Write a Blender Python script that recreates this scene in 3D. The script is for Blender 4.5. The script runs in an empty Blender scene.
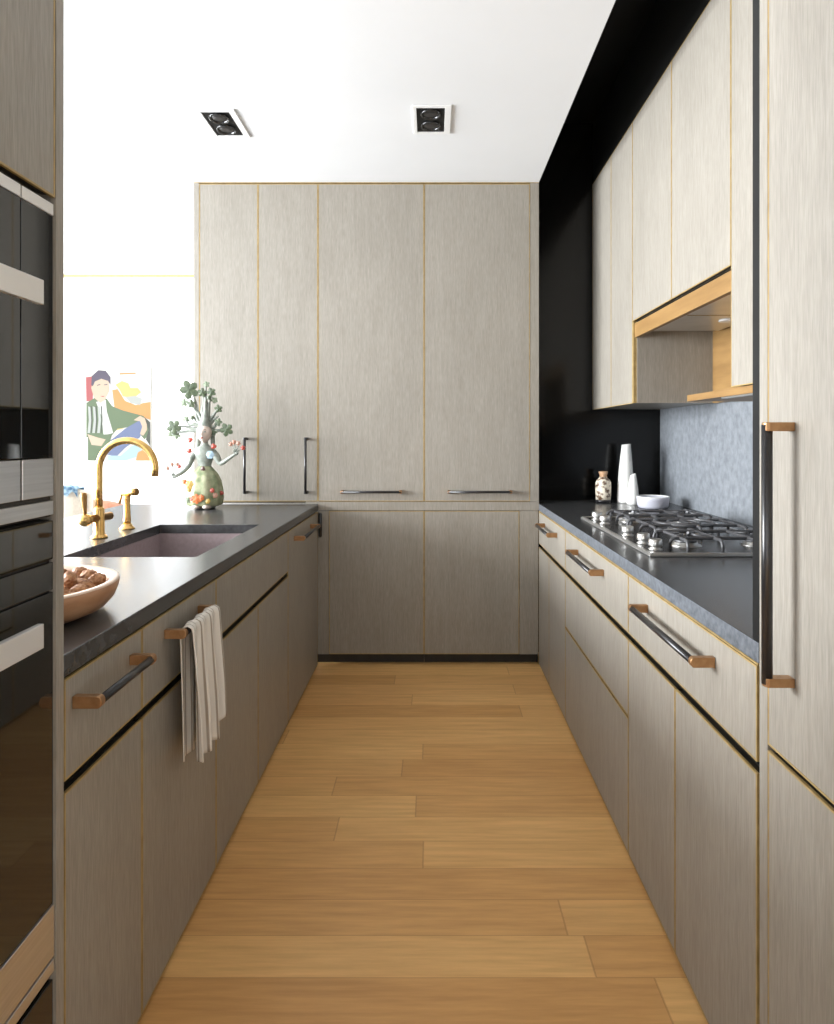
import bpy, bmesh, math, random
from mathutils import Vector, Matrix
random.seed(7)
PI = math.pi
scene = bpy.context.scene
C = scene.collection

# ------------------------------------------------------------------ camera
cam_d = bpy.data.cameras.new('camera'); cam = bpy.data.objects.new('camera', cam_d); C.objects.link(cam)
cam.location = (0, 0, 1.30); cam.rotation_euler = (PI/2, 0, 0)
cam_d.sensor_fit = 'VERTICAL'; cam_d.sensor_height = 36.0; cam_d.lens = 36.0*640/1024
cam_d.shift_x = -15/1024; cam_d.shift_y = -76/1024; cam_d.clip_start = 0.02
scene.camera = cam

# ------------------------------------------------------------------ light
w = bpy.data.worlds.new('world'); scene.world = w; w.use_nodes = True
w.node_tree.nodes['Background'].inputs[0].default_value = (0.92, 0.96, 1.0, 1)
w.node_tree.nodes['Background'].inputs[1].default_value = 1.6
def area(name, loc, rot, sx, sy, power, col=(1, 1, 1)):
    d = bpy.data.lights.new(name, 'AREA'); d.shape = 'RECTANGLE'; d.size = sx; d.size_y = sy
    d.energy = power; d.color = col
    o = bpy.data.objects.new(name, d); C.objects.link(o); o.location = loc; o.rotation_euler = rot
    return o
area('daylight_side_window', (-5.14, 2.0, 1.65), (0, -PI/2+.30, 0), 1.9, 3.6, 900, (0.93, 0.965, 1.0))
area('added_front_fill', (-2.6, -2.42, 1.6), (PI/2-.1, 0, 0), 2.6, 1.8, 10, (0.93, 0.965, 1.0))  # fill lamp added behind the camera so the back cabinets get light
scene.view_settings.view_transform = 'Standard'
scene.view_settings.look = 'None'
scene.view_settings.gamma = 1.0
scene.view_settings.use_curve_mapping = False
scene.view_settings.exposure = 0.22

# ------------------------------------------------------------------ materials
def mat(name, col, rough=0.5, metal=0.0, spec=0.5, emit=None, estr=0.0):
    m = bpy.data.materials.new(name); m.use_nodes = True
    b = m.node_tree.nodes['Principled BSDF']
    b.inputs['Base Color'].default_value = (*col, 1); b.inputs['Roughness'].default_value = rough
    b.inputs['Metallic'].default_value = metal; b.inputs['Specular IOR Level'].default_value = spec
    if emit: b.inputs['Emission Color'].default_value = (*emit, 1); b.inputs['Emission Strength'].default_value = estr
    return m
def N(m, t, **kw):
    n = m.node_tree.nodes.new(t)
    for k, v in kw.items(): setattr(n, k, v)
    return n
def L(m, a, b): m.node_tree.links.new(a, b)
def noise_mat(name, c0, c1, scale=(1, 1, 1), nscale=10, detail=4, rough=0.5, metal=0.0, bump=0.0, spec=0.5, lo=0.3, hi=0.7, nrough=0.5):
    m = mat(name, c0, rough, metal, spec); b = m.node_tree.nodes['Principled BSDF']
    g = N(m, 'ShaderNodeNewGeometry'); mp = N(m, 'ShaderNodeMapping'); mp.inputs['Scale'].default_value = scale
    L(m, g.outputs['Position'], mp.inputs['Vector'])
    nz = N(m, 'ShaderNodeTexNoise'); nz.inputs['Scale'].default_value = nscale; nz.inputs['Detail'].default_value = detail
    nz.inputs['Roughness'].default_value = nrough
    L(m, mp.outputs[0], nz.inputs['Vector'])
    r = N(m, 'ShaderNodeValToRGB'); r.color_ramp.elements[0].color = (*c0, 1); r.color_ramp.elements[1].color = (*c1, 1)
    r.color_ramp.elements[0].position = lo; r.color_ramp.elements[1].position = hi
    L(m, nz.outputs['Fac'], r.inputs[0]); L(m, r.outputs[0], b.inputs['Base Color'])
    if bump:
        bp = N(m, 'ShaderNodeBump'); bp.inputs['Strength'].default_value = bump; bp.inputs['Distance'].default_value = 0.002
        L(m, nz.outputs['Fac'], bp.inputs['Height']); L(m, bp.outputs[0], b.inputs['Normal'])
    return m
# cerused grey oak: fine vertical grain plus soft broad tone changes
def oak_grey(name, c0, c1, rough=0.42):
    m = mat(name, c0, rough, 0, 0.5); b = m.node_tree.nodes['Principled BSDF']
    g = N(m, 'ShaderNodeNewGeometry')
    def nz(scale, s, det):
        mp = N(m, 'ShaderNodeMapping'); mp.inputs['Scale'].default_value = scale
        L(m, g.outputs['Position'], mp.inputs['Vector'])
        n = N(m, 'ShaderNodeTexNoise'); n.inputs['Scale'].default_value = s; n.inputs['Detail'].default_value = det
        L(m, mp.outputs[0], n.inputs['Vector']); return n.outputs['Fac']
    a = nz((1, 1, 0.07), 330, 3); c = nz((1, 1, 0.3), 7, 3); f = nz((1, 1, 0.06), 110, 3)
    m1 = N(m, 'ShaderNodeMath', operation='MULTIPLY_ADD'); m1.inputs[1].default_value = 0.5; L(m, a, m1.inputs[0])
    m2 = N(m, 'ShaderNodeMath', operation='MULTIPLY'); m2.inputs[1].default_value = 0.2; L(m, c, m2.inputs[0])
    L(m, m2.outputs[0], m1.inputs[2])
    m3 = N(m, 'ShaderNodeMath', operation='MULTIPLY_ADD'); m3.inputs[1].default_value = 0.3; L(m, f, m3.inputs[0]); L(m, m1.outputs[0], m3.inputs[2])
    r = N(m, 'ShaderNodeValToRGB'); r.color_ramp.elements[0].color = (*c0, 1); r.color_ramp.elements[1].color = (*c1, 1)
    r.color_ramp.elements[0].position = 0.36; r.color_ramp.elements[1].position = 0.64
    L(m, m3.outputs[0], r.inputs[0]); L(m, r.outputs[0], b.inputs['Base Color'])
    bp = N(m, 'ShaderNodeBump'); bp.inputs['Strength'].default_value = 0.25; bp.inputs['Distance'].default_value = 0.001
    L(m, a, bp.inputs['Height']); L(m, bp.outputs[0], b.inputs['Normal'])
    return m
def floor_mat():
    m = mat('oak_planks', (.6, .35, .15), 0.36, 0, 0.45); nt = m.node_tree; b = nt.nodes['Principled BSDF']
    g = N(m, 'ShaderNodeNewGeometry'); sp = N(m, 'ShaderNodeSeparateXYZ'); L(m, g.outputs['Position'], sp.inputs[0])
    def M(op, a, v=None, c=None):
        n = N(m, 'ShaderNodeMath', operation=op)
        for i, q in enumerate((a, v, c)):
            if q is None: continue
            if isinstance(q, (int, float)): n.inputs[i].default_value = q
            else: L(m, q, n.inputs[i])
        return n.outputs[0]
    W = 0.1295; LEN = 2.1
    ry = M('DIVIDE', M('ADD', sp.outputs['Y'], 0.018), W); row = M('FLOOR', ry); fy = M('FRACT', ry)
    wn = N(m, 'ShaderNodeTexWhiteNoise', noise_dimensions='1D'); L(m, row, wn.inputs['W'])
    xx = M('ADD', M('DIVIDE', sp.outputs['X'], LEN), M('MULTIPLY', wn.outputs['Value'], 7.3)); ix = M('FLOOR', xx); fx = M('FRACT', xx)
    cb = N(m, 'ShaderNodeCombineXYZ'); L(m, row, cb.inputs[0]); L(m, ix, cb.inputs[1])
    w2 = N(m, 'ShaderNodeTexWhiteNoise', noise_dimensions='2D'); L(m, cb.outputs[0], w2.inputs['Vector'])
    r = N(m, 'ShaderNodeValToRGB'); e = r.color_ramp.elements
    e[0].color = (.62, .335, .118, 1); e[1].color = (.78, .475, .185, 1)
    k = e.new(.5); k.color = (.70, .40, .150, 1)
    L(m, w2.outputs['Value'], r.inputs[0])
    # grain along X
    mp = N(m, 'ShaderNodeMapping'); mp.inputs['Scale'].default_value = (1.2, 16, 1)
    ad = N(m, 'ShaderNodeVectorMath', operation='ADD'); L(m, g.outputs['Position'], ad.inputs[0]); L(m, w2.outputs['Color'], ad.inputs[1])
    L(m, ad.outputs[0], mp.inputs['Vector'])
    nz = N(m, 'ShaderNodeTexNoise'); nz.inputs['Scale'].default_value = 3.2; nz.inputs['Detail'].default_value = 7; nz.inputs['Roughness'].default_value = .6
    L(m, mp.outputs[0], nz.inputs['Vector'])
    r2 = N(m, 'ShaderNodeValToRGB'); r2.color_ramp.elements[0].color = (.86, .82, .77, 1); r2.color_ramp.elements[1].color = (1.08, 1.08, 1.08, 1)
    r2.color_ramp.elements[0].position = .33; r2.color_ramp.elements[1].position = .68
    L(m, nz.outputs['Fac'], r2.inputs[0])
    mx = N(m, 'ShaderNodeMix', data_type='RGBA', blend_type='MULTIPLY'); mx.inputs[0].default_value = 1
    L(m, r.outputs[0], mx.inputs[6]); L(m, r2.outputs[0], mx.inputs[7])
    # joints
    jy = M('LESS_THAN', M('MINIMUM', fy, M('SUBTRACT', 1, fy)), 0.009)
    jx = M('LESS_THAN', M('MINIMUM', fx, M('SUBTRACT', 1, fx)), 0.0011)
    j = M('MAXIMUM', jx, jy)
    m2 = N(m, 'ShaderNodeMix', data_type='RGBA', blend_type='MULTIPLY'); L(m, M('MULTIPLY', j, .35), m2.inputs[0])
    L(m, mx.outputs[2], m2.inputs[6]); m2.inputs[7].default_value = (.35, .22, .12, 1)
    L(m, m2.outputs[2], b.inputs['Base Color'])
    bp = N(m, 'ShaderNodeBump'); bp.inputs['Strength'].default_value = .08; bp.inputs['Distance'].default_value = .001
    L(m, nz.outputs['Fac'], bp.inputs['Height']); L(m, bp.outputs[0], b.inputs['Normal'])
    return m

M_OAK = oak_grey('cerused_grey_oak', (.228, .207, .174), (.322, .296, .255))
M_PLASTER = noise_mat('white_plaster', (.86, .86, .85), (.89, .89, .88), nscale=3, rough=.8)
M_CEIL = noise_mat('ceiling_paint', (.77, .78, .79), (.80, .81, .82), nscale=2, rough=.85)
M_FLOOR = floor_mat()
M_GOLD = noise_mat('brass_edge', (.33, .225, .085), (.46, .33, .14), nscale=30, rough=.45, metal=.25)
M_DARK = noise_mat('dark_recess', (.016, .013, .01), (.03, .025, .018), nscale=20, rough=.6)
M_CARC = noise_mat('carcass_oak', (.10, .085, .065), (.14, .12, .095), scale=(1, 1, .1), nscale=60, rough=.6)
M_STONE = noise_mat('honed_black_stone', (.032, .033, .034), (.066, .067, .069), nscale=34, detail=8, rough=.26, bump=.06, spec=.8, lo=.3, hi=.75)
M_SLAB = noise_mat('blue_grey_stone', (.14, .152, .166), (.25, .268, .288), scale=(1, 1, .8), nscale=30, detail=9, rough=.42, lo=.32, hi=.72, nrough=.65)
M_EDGE = noise_mat('sawn_stone_edge', (.055, .062, .072), (.14, .153, .172), nscale=80, detail=8, rough=.5)
M_BLACKW = noise_mat('black_lacquer', (.003, .003, .0028), (.006, .0056, .0052), nscale=6, rough=.16, spec=.3)
M_BLACKM = noise_mat('black_paint', (.005, .005, .005), (.009, .009, .009), nscale=6, rough=.5, spec=.2)
M_WOOD = noise_mat('honey_oak', (.21, .115, .038), (.30, .175, .062), scale=(1, .25, 2), nscale=14, rough=.45)
M_BRASS = noise_mat('brushed_brass', (.60, .37, .12), (.74, .49, .19), nscale=50, rough=.27, metal=1)
M_BRASSD = noise_mat('aged_bronze', (.28, .15, .05), (.36, .21, .08), nscale=50, rough=.35, metal=1)
M_COPPER = noise_mat('antique_brass', (.33, .18, .085), (.43, .25, .125), nscale=60, rough=.38, metal=.85)
M_BAR = mat('blackened_bar', (.014, .013, .014), .28, 0, .6)
M_STEEL = noise_mat('brushed_steel', (.58, .57, .55), (.68, .67, .65), scale=(1, 1, 25), nscale=8, rough=.32, metal=.9)
M_STEELM = mat('satin_aluminium', (.74, .73, .71), .42, .55)
M_GLASSB = mat('black_oven_glass', (.010, .010, .009), .03, 0, .75)
M_IRON = noise_mat('cast_iron', (.045, .045, .048), (.09, .09, .095), nscale=120, rough=.38, bump=.1, spec=.7)
M_SINK = noise_mat('sink_composite', (.27, .215, .22), (.32, .26, .265), nscale=60, rough=.4)
M_WHITE = mat('white_glaze', (.82, .81, .77), .25)
M_WHITEP = mat('white_paint_metal', (.82, .82, .81), .5)
M_LENS = mat('lamp_lens', (.05, .05, .05), .12, .6)

# ------------------------------------------------------------------ mesh helpers
OFF = {}
def box(bm, x0, x1, y0, y1, z0, z1, mi=0):
    x0, x1 = sorted((x0, x1)); y0, y1 = sorted((y0, y1)); z0, z1 = sorted((z0, z1))
    v = [bm.verts.new((x, y, z)) for z in (z0, z1) for y in (y0, y1) for x in (x0, x1)]
    for f in ((0, 2, 3, 1), (4, 5, 7, 6), (0, 1, 5, 4), (2, 6, 7, 3), (0, 4, 6, 2), (1, 3, 7, 5)):
        fc = bm.faces.new([v[i] for i in f]); fc.material_index = mi
    return v
def frame_for(d):
    d = d.normalized(); a = Vector((0, 0, 1)) if abs(d.z) < .9 else Vector((1, 0, 0))
    u = d.cross(a).normalized(); return u, d.cross(u).normalized()
def tube(bm, pts, rad, seg=12, caps=True, mi=0):
    pts = [Vector(p) for p in pts]; n = len(pts)
    if not isinstance(rad, (list, tuple)): rad = [rad]*n
    rings = []; u = None
    for i, p in enumerate(pts):
        d = (pts[min(i+1, n-1)]-pts[max(i-1, 0)]).normalized()
        if u is None: u, v = frame_for(d)
        else:
            u = (u-d*u.dot(d)).normalized(); v = d.cross(u)
        rings.append([bm.verts.new(p+(u*math.cos(2*PI*k/seg)+v*math.sin(2*PI*k/seg))*rad[i]) for k in range(seg)])
    for a, b in zip(rings, rings[1:]):
        for k in range(seg):
            f = bm.faces.new((a[k], a[(k+1) % seg], b[(k+1) % seg], b[k])); f.smooth = True; f.material_index = mi
    if caps:
        for r in (rings[0], rings[-1]):
            f = bm.faces.new(r if r is rings[-1] else r[::-1]); f.material_index = mi
def lathe(bm, prof, c=(0, 0, 0), seg=40, sx=1, sy=1, mi=0, wob=None):
    c = Vector(c); rings = []
    for r, z in prof:
        rings.append([bm.verts.new(c+Vector((r*sx*math.cos(2*PI*k/seg)*(wob(k/seg, z) if wob else 1), r*sy*math.sin(2*PI*k/seg)*(wob(k/seg, z) if wob else 1), z))) for k in range(seg)])
    for a, b in zip(rings, rings[1:]):
        for k in range(seg):
            f = bm.faces.new((a[k], a[(k+1) % seg], b[(k+1) % seg], b[k])); f.smooth = True; f.material_index = mi
    bm.faces.new(rings[0][::-1]).material_index = mi; bm.faces.new(rings[-1]).material_index = mi
def ball(bm, c, r, seg=20, rings=12, mi=0):
    if not isinstance(r, (tuple, list)): r = (r, r, r)
    c = Vector(c); prof = []
    rr = []
    for i in range(1, rings):
        t = PI*i/rings
        rr.append([bm.verts.new(c+Vector((r[0]*math.sin(t)*math.cos(2*PI*k/seg), r[1]*math.sin(t)*math.sin(2*PI*k/seg), -r[2]*math.cos(t)))) for k in range(seg)])
    b0 = bm.verts.new(c+Vector((0, 0, -r[2]))); b1 = bm.verts.new(c+Vector((0, 0, r[2])))
    for k in range(seg):
        f = bm.faces.new((b0, rr[0][(k+1) % seg], rr[0][k])); f.smooth = True; f.material_index = mi
        f = bm.faces.new((b1, rr[-1][k], rr[-1][(k+1) % seg])); f.smooth = True; f.material_index = mi
    for a, b in zip(rr, rr[1:]):
        for k in range(seg):
            f = bm.faces.new((a[k], a[(k+1) % seg], b[(k+1) % seg], b[k])); f.smooth = True; f.material_index = mi
def prism(bm, pts, y0, y1, mi=0):      # polygon in XZ, extruded along Y
    a = [bm.verts.new((p[0], y0, p[1])) for p in pts]; b = [bm.verts.new((p[0], y1, p[1])) for p in pts]
    n = len(pts)
    f = bm.faces.new(a); f.material_index = mi
    f = bm.faces.new(b[::-1]); f.material_index = mi
    for i in range(n):
        f = bm.faces.new((a[i], b[i], b[(i+1) % n], a[(i+1) % n])); f.material_index = mi
def obj(name, bm, m, parent=None, bevel=0, sub=0, seg=2):
    bmesh.ops.recalc_face_normals(bm, faces=bm.faces[:])
    off = OFF.get(parent.name) if parent else None
    if off: bmesh.ops.translate(bm, verts=bm.verts[:], vec=-off)
    me = bpy.data.meshes.new(name); bm.to_mesh(me); bm.free()
    o = bpy.data.objects.new(name, me); C.objects.link(o)
    for x in (m if isinstance(m, (list, tuple)) else [m]): me.materials.append(x)
    if parent: o.parent = parent; OFF[o.name] = off or Vector()
    if bevel:
        b = o.modifiers.new('bevel', 'BEVEL'); b.width = bevel; b.segments = seg; b.limit_method = 'ANGLE'
    if sub:
        s = o.modifiers.new('sub', 'SUBSURF'); s.levels = sub; s.render_levels = sub
    return o
def thing(name, label, cat, loc, group=None):
    o = bpy.data.objects.new(name, None); C.objects.link(o); o.location = loc; o.empty_display_size = .1
    o['label'] = label; o['category'] = cat
    if group: o['group'] = group
    OFF[o.name] = Vector(loc); return o
def tag(o, label, cat, group=None):
    o['label'] = label; o['category'] = cat
    if group: o['group'] = group
    return o
def solo(name, bm, m, label, cat, group=None, **k):     # thing that is one mesh, origin at its base
    co = [v.co for v in bm.verts]; c = Vector((sum(v.x for v in co)/len(co), sum(v.y for v in co)/len(co), min(v.z for v in co)))
    bmesh.ops.translate(bm, verts=bm.verts[:], vec=-c)
    o = obj(name, bm, m, **k); o.location = c
    return tag(o, label, cat, group)
def struct(name, bm, m, parent=None, **k):
    o = obj(name, bm, m, parent, **k)
    if not parent: o['kind'] = 'structure'
    return o
def B(): return bmesh.new()
def bx(name, *a, m=None, parent=None, **k):
    bm = B(); box(bm, *a); return obj(name, bm, m, parent, **k)

# ------------------------------------------------------------------ measures
XL, XR = -.645, .605          # front planes of the left and right runs
YB = 3.63                     # front plane of the back cabinets
YW = 3.85                     # black back wall beside them
XU = .965                     # front plane of the right wall cabinets
XS = 1.372                    # stone splashback
ZC = 2.74                     # ceiling
ZT = .915                     # worktop top

# ------------------------------------------------------------------ the room
def sbox(name, *a, m):
    bm = B(); box(bm, *a); return struct(name, bm, m)
sbox('floor', -1.50, 1.6, -2.6, 5.9, -.06, 0, m=M_FLOOR)
M_FARFLOOR = noise_mat('bounce_damping_floor', (.09, .09, .09), (.14, .14, .138), nscale=60, rough=.9)  # unseen floor made dark to cut warm bounce onto the ceiling
sbox('floor_far_room', -5.3, -1.50, -2.6, 5.9, -.06, 0, m=M_FARFLOOR)
bm = B(); box(bm, -5.3, .607, -2.6, 5.9, ZC, ZC+.5); struct('ceiling', bm, M_CEIL)
bm = B(); box(bm, .607, 1.6, -2.6, 3.85, 3.18, 3.24); struct('ceiling_recess', bm, M_BLACKM)
sbox('wall_far', -5.3, -1.0, 5.72, 5.9, 0, ZC, m=M_PLASTER)
sbox('wall_back', -1.32, 1.6, 4.235, 4.33, 0, ZC, m=M_PLASTER)
sbox('wall_return', -1.40, -1.30, 4.33, 5.72, 0, ZC, m=M_PLASTER)
sbox('wall_black', .608, XS, YW, 3.90, 0, 3.18, m=M_BLACKW)
sbox('wall_right', 1.40, 1.6, -2.6, 4.0, 0, 3.18, m=M_PLASTER)
sbox('wall_soffit', XU+.004, 1.40, 1.21, YW, 2.822, 3.18, m=M_BLACKM)
# side window wall with a real opening; front wall opening added for the fill lamp
bm = B()
box(bm, -5.3, -5.12, -2.6, .1, 0, ZC); box(bm, -5.3, -5.12, 3.9, 5.72, 0, ZC)
box(bm, -5.3, -5.12,   .1, 3.9, 0, .62); box(bm, -5.3, -5.12, .1, 3.9, 2.66, ZC)
struct('wall_left', bm, M_PLASTER)
bm = B()
box(bm, -5.3, -4.0, -2.6, -2.45, 0, ZC); box(bm, -1.2, 1.4, -2.6, -2.45, 0, ZC)
box(bm, -4.0, -1.2, -2.6, -2.45, 0, .6); box(bm, -4.0, -1.2, -2.6, -2.45, 2.56, ZC)
struct('wall_front', bm, M_PLASTER)
sbox('trim_1', -5.12, -1.40, 5.700, 5.7195, 2.716, 2.739, m=M_GOLD)

# ------------------------------------------------------------------ fronts and handles
BAND = .0036; GAP = .0012
def front(name, parent, face, plane, u0, u1, z0, z1, t=.02, m=None, label=None):
    """cabinet front with a brass edge band; face: '+x', '-x' or '-y' is where it looks"""
    m = m or M_OAK
    u0, u1 = sorted((u0, u1)); u0 += GAP; u1 -= GAP; z0 += GAP; z1 -= GAP
    s = {'+x': -1, '-x': 1, '-y': 1}[face]
    def bb(bm, a0, a1, c0, c1, e=0, t=t):
        if face == '-y': box(bm, a0, a1, plane-e, plane+s*t, c0, c1)
        else: box(bm, plane-s*e, plane+s*t, a0, a1, c0, c1)
    bm = B(); bb(bm, u0+BAND, u1-BAND, z0+BAND, z1-BAND)
    d = obj(name, bm, [m, M_DARK], parent)
    ai = 1 if face == '-y' else 0
    for f in d.data.polygons:
        if abs(f.normal[ai]) < .5: f.material_index = 1
    if label: d['label'] = label
    bm = B(); e = .0006
    w_ = .005; bb(bm, u0, u0+BAND, z0, z1, e, w_); bb(bm, u1-BAND, u1, z0, z1, e, w_)
    bb(bm, u0+BAND, u1-BAND, z0, z0+BAND, e, w_); bb(bm, u0+BAND, u1-BAND, z1-BAND, z1, e, w_)
    obj('edge_band', bm, M_GOLD, d)
    return d
def handle(parent, p0, p1, out, so=.045, r=.0082, copper=True, wide=.022):
    p0, p1, out = Vector(p0), Vector(p1), Vector(out); ax = (p1-p0).normalized(); cr = ax.cross(out)
    bm = B(); tube(bm, [p0+out*so+ax*.004, p1+out*so-ax*.004], r, 16)
    h = obj('handle', bm, M_BAR, parent); h['label'] = 'round black bar handle'
    for p, s in ((p0, 1), (p1, -1)):
        bm = B(); T = .015; W = wide/2
        # rounded-nose block from the front out around the bar
        prof = [(0.0003, -W), (so, -W)]+[(so+W*.75*math.sin(a), -W*math.cos(a)) for a in [PI*k/8 for k in range(1, 8)]]+[(so, W), (0.0003, W)]
        a = [bm.verts.new(p+out*q[0]+cr*q[1]) for q in prof]; b = [bm.verts.new(p+out*q[0]+cr*q[1]+ax*s*T) for q in prof]
        bm.faces.new(a); bm.faces.new(b[::-1])
        for i in range(len(prof)): bm.faces.new((a[i], b[i], b[(i+1) % len(prof)], a[(i+1) % len(prof)]))
        k = obj('bracket', bm, M_COPPER if copper else M_BAR, h, bevel=.0012)
        if copper: k['label'] = 'antique brass end bracket'
    return h

CH0, CH1 = .673, .692      # finger channel between drawers and doors
def base_unit(side, y0, y1, label, tops, lows, top_front=True, ylow=None, full=None):
    """side 'l' or 'r'; tops / lows: lists of (y0, y1) or (y0, y1, z0, z1)"""
    s = -1 if side == 'l' else 1; plane = XL if side == 'l' else XR; face = '+x' if side == 'l' else '-x'
    back = plane+s*.60
    t = thing('base_cabinet', label, 'cabinet', ((plane+back)/2, (y0+y1)/2, 0))
    bm = B(); p = plane+s*.0215
    if full:
        box(bm, p, back, y0+.0005, y1-.0005, .03, .872)
    else:
        box(bm, p, back, y0+.0005, y1-.0005, .03, CH0-.004); box(bm, p, back, y0+.0005, y1-.0005, CH1+.004, .872)
        box(bm, plane+s*.07, back, y0+.0005, y1-.0005, CH0-.004, CH1+.004)
    obj('carcass', bm, M_DARK, t)
    bm = B(); box(bm, plane+s*.04, back, y0+.0005, y1-.0005, 0, .03); obj('plinth', bm, M_DARK, t)
    for q in tops: front('drawer_front', t, face, plane, q[0], q[1], CH1, .873)
    for q in lows:
        z = q[2:4] if len(q) > 3 else (.012, CH0)
        front('door' if not (len(q) > 4) else 'drawer_front', t, face, plane, q[0], q[1], *z)
    return t

# ------------------------------------------------------------------ left run
t = base_unit('l', 1.1215, 1.423, 'grey oak base cabinet next to the oven tower, black bar handle on its drawer', [(1.1215, 1.423)], [(1.1215, 1.423)])
handle(t, (XL, 1.146, .822), (XL, 1.378, .822), (1, 0, 0))
t = base_unit('l', 1.423, 1.911, 'grey oak base cabinet whose drawer handle carries the striped towel', [(1.423, 1.911)], [(1.423, 1.911)])
handle(t, (XL, 1.540, .822), (XL, 1.7745, .822), (1, 0, 0))
# sink cabinet: lower carcass so the basin has room
t = thing('sink_cabinet', 'grey oak sink cabinet under the basin, plain front over two doors', 'cabinet', (-.95, 2.39, 0))
bm = B(); box(bm, XL-.0215, -1.245, 1.9115, 2.8665, .03, CH0-.012); obj('carcass', bm, M_CARC, t)
bm = B(); box(bm, XL-.0215, XL-.06, 1.9115, 2.8665, CH1+.012, .872); box(bm, XL-.055, XL-.06, 1.9115, 2.8665, CH0-.012, CH1+.012); obj('front_rail', bm, M_CARC, t)
bm = B(); box(bm, XL-.04, -1.245, 1.9115, 2.8665, 0, .03); obj('plinth', bm, M_DARK, t)
front('false_front', t, '+x', XL, 1.911, 2.867, CH1, .873)
front('door', t, '+x', XL, 1.911, 2.373, .012, CH0); front('door', t, '+x', XL, 2.373, 2.867, .012, CH0)
t = base_unit('l', 2.867, 3.628, 'grey oak cabinet with one tall undivided front in the far left corner', [], [(2.867, 3.606, .012, .873)], full=True)
handle(t, (XL, 2.985, .822), (XL, 3.40, .822), (1, 0, 0))

# worktop with a cut-out, one slab
SX0, SX1, SY0, SY1 = -1.182, -.752, 2.036, 2.784
def slab_with_hole(bm, x0, x1, y0, y1, hx0, hx1, hy0, hy1, z0, z1):
    xs = [x0, hx0, hx1, x1]; ys = [y0, hy0, hy1, y1]
    V = {}
    for zi, z in enumerate((z0, z1)):
        for i, x in enumerate(xs):
            for j, y in enumerate(ys): V[i, j, zi] = bm.verts.new((x, y, z))
    for i in range(3):
        for j in range(3):
            if (i, j) == (1, 1): continue
            bm.faces.new([V[i, j, 1], V[i+1, j, 1], V[i+1, j+1, 1], V[i, j+1, 1]])
            bm.faces.new([V[i, j, 0], V[i, j+1, 0], V[i+1, j+1, 0], V[i+1, j, 0]])
    for k in range(3):
        for f in (((k, 0), (k+1, 0)), ((k+1, 3), (k, 3)), ((0, k+1), (0, k)), ((3, k), (3, k+1))):
            a, b = f; bm.faces.new([V[a[0], a[1], 0], V[b[0], b[1], 0], V[b[0], b[1], 1], V[a[0], a[1], 1]])
    for a, b in (((1, 1), (1, 2)), ((1, 2), (2, 2)), ((2, 2), (2, 1)), ((2, 1), (1, 1))):
        bm.faces.new([V[a[0], a[1], 0], V[b[0], b[1], 0], V[b[0], b[1], 1], V[a[0], a[1], 1]])
bm = B(); slab_with_hole(bm, -1.73, XL, 1.1215, 3.626, SX0, SX1, SY0, SY1, .876, ZT)
solo('worktop', bm, M_STONE, 'dark stone worktop along the left run with the sink cut into it', 'worktop', bevel=.002)
# back panel carrying the overhang
bm = B(); box(bm, -1.27, -1.25, 1.1215, 3.626, 0, .875)
solo('back_panel', bm, M_OAK, 'grey oak panel closing the far side of the left counter', 'panel')

# sink
t = thing('kitchen_sink', 'mauve grey rectangular undermount sink in the left worktop', 'sink', (-.967, 2.41, .66))
bm = B(); z0, z1, th = .685, .8755, .012
box(bm, SX0-.012, SX0, SY0-.012, SY1+.012, z0, z1); box(bm, SX1, SX1+.012, SY0-.012, SY1+.012, z0, z1)
box(bm, SX0, SX1, SY0-.012, SY0, z0, z1); box(bm, SX0, SX1, SY1, SY1+.012, z0, z1)
box(bm, SX0, SX1, SY0, SY1, z0, z0+.012)
obj('basin', bm, M_SINK, t)
bm = B(); lathe(bm, [(.045, z0+.0125), (.045, z0+.016), (.03, z0+.0155), (.012, z0+.0135)], (-.967, 2.41, 0), 28); obj('drain', bm, M_STEEL, t)

# faucet
fx, fy = -1.2565, 2.415
t = thing('kitchen_faucet', 'tall brass gooseneck faucet behind the sink with one lever', 'faucet', (fx, fy, ZT))
bm = B(); lathe(bm, [(.030, 0), (.030, .006), (.024, .010), (.0195, .016), (.0195, .105), (.017, .112), (.0135, .118)], (fx, fy, ZT), 32); obj('body', bm, M_BRASS, t)
bm = B(); R = .106; zc = 1.177
pts = [(fx, fy, ZT+.11), (fx, fy, ZT+.19), (fx, fy, zc)]+[(fx+R-R*math.cos(a), fy, zc+R*math.sin(a)) for a in [PI*k/28 for k in range(1, 29)]]+[(fx+2*R-.001, fy, zc-.03)]
tube(bm, pts, .0132, 20); obj('spout', bm, M_BRASS, t)
ax = Vector((-.2, -.98, 0)).normalized(); c0 = Vector((fx, fy, .992))
bm = B(); tube(bm, [c0-ax*.062, c0-ax*.061, c0+ax*.05, c0+ax*.055], [.014, .0155, .0155, .018], 20); obj('valve', bm, M_BRASSD, t)
bm = B(); ball(bm, c0+ax*.072, .0235, 24, 16); tube(bm, [c0+ax*.052, c0+ax*.06], .019, 20); lv = obj('lever_ball', bm, M_BRASS, t)
bm = B(); b0 = c0+ax*.072; tube(bm, [b0+Vector((0, 0, .018)), b0+Vector((0, 0, .032)), b0+Vector((-.002, 0, .05)), b0+Vector((-.005, 0, .085)), b0+Vector((-.006, 0, .098)), b0+Vector((-.006, 0, .101))], [.006, .0065, .009, .0115, .0105, .005], 16); obj('lever', bm, M_BRASSD, t)

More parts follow.
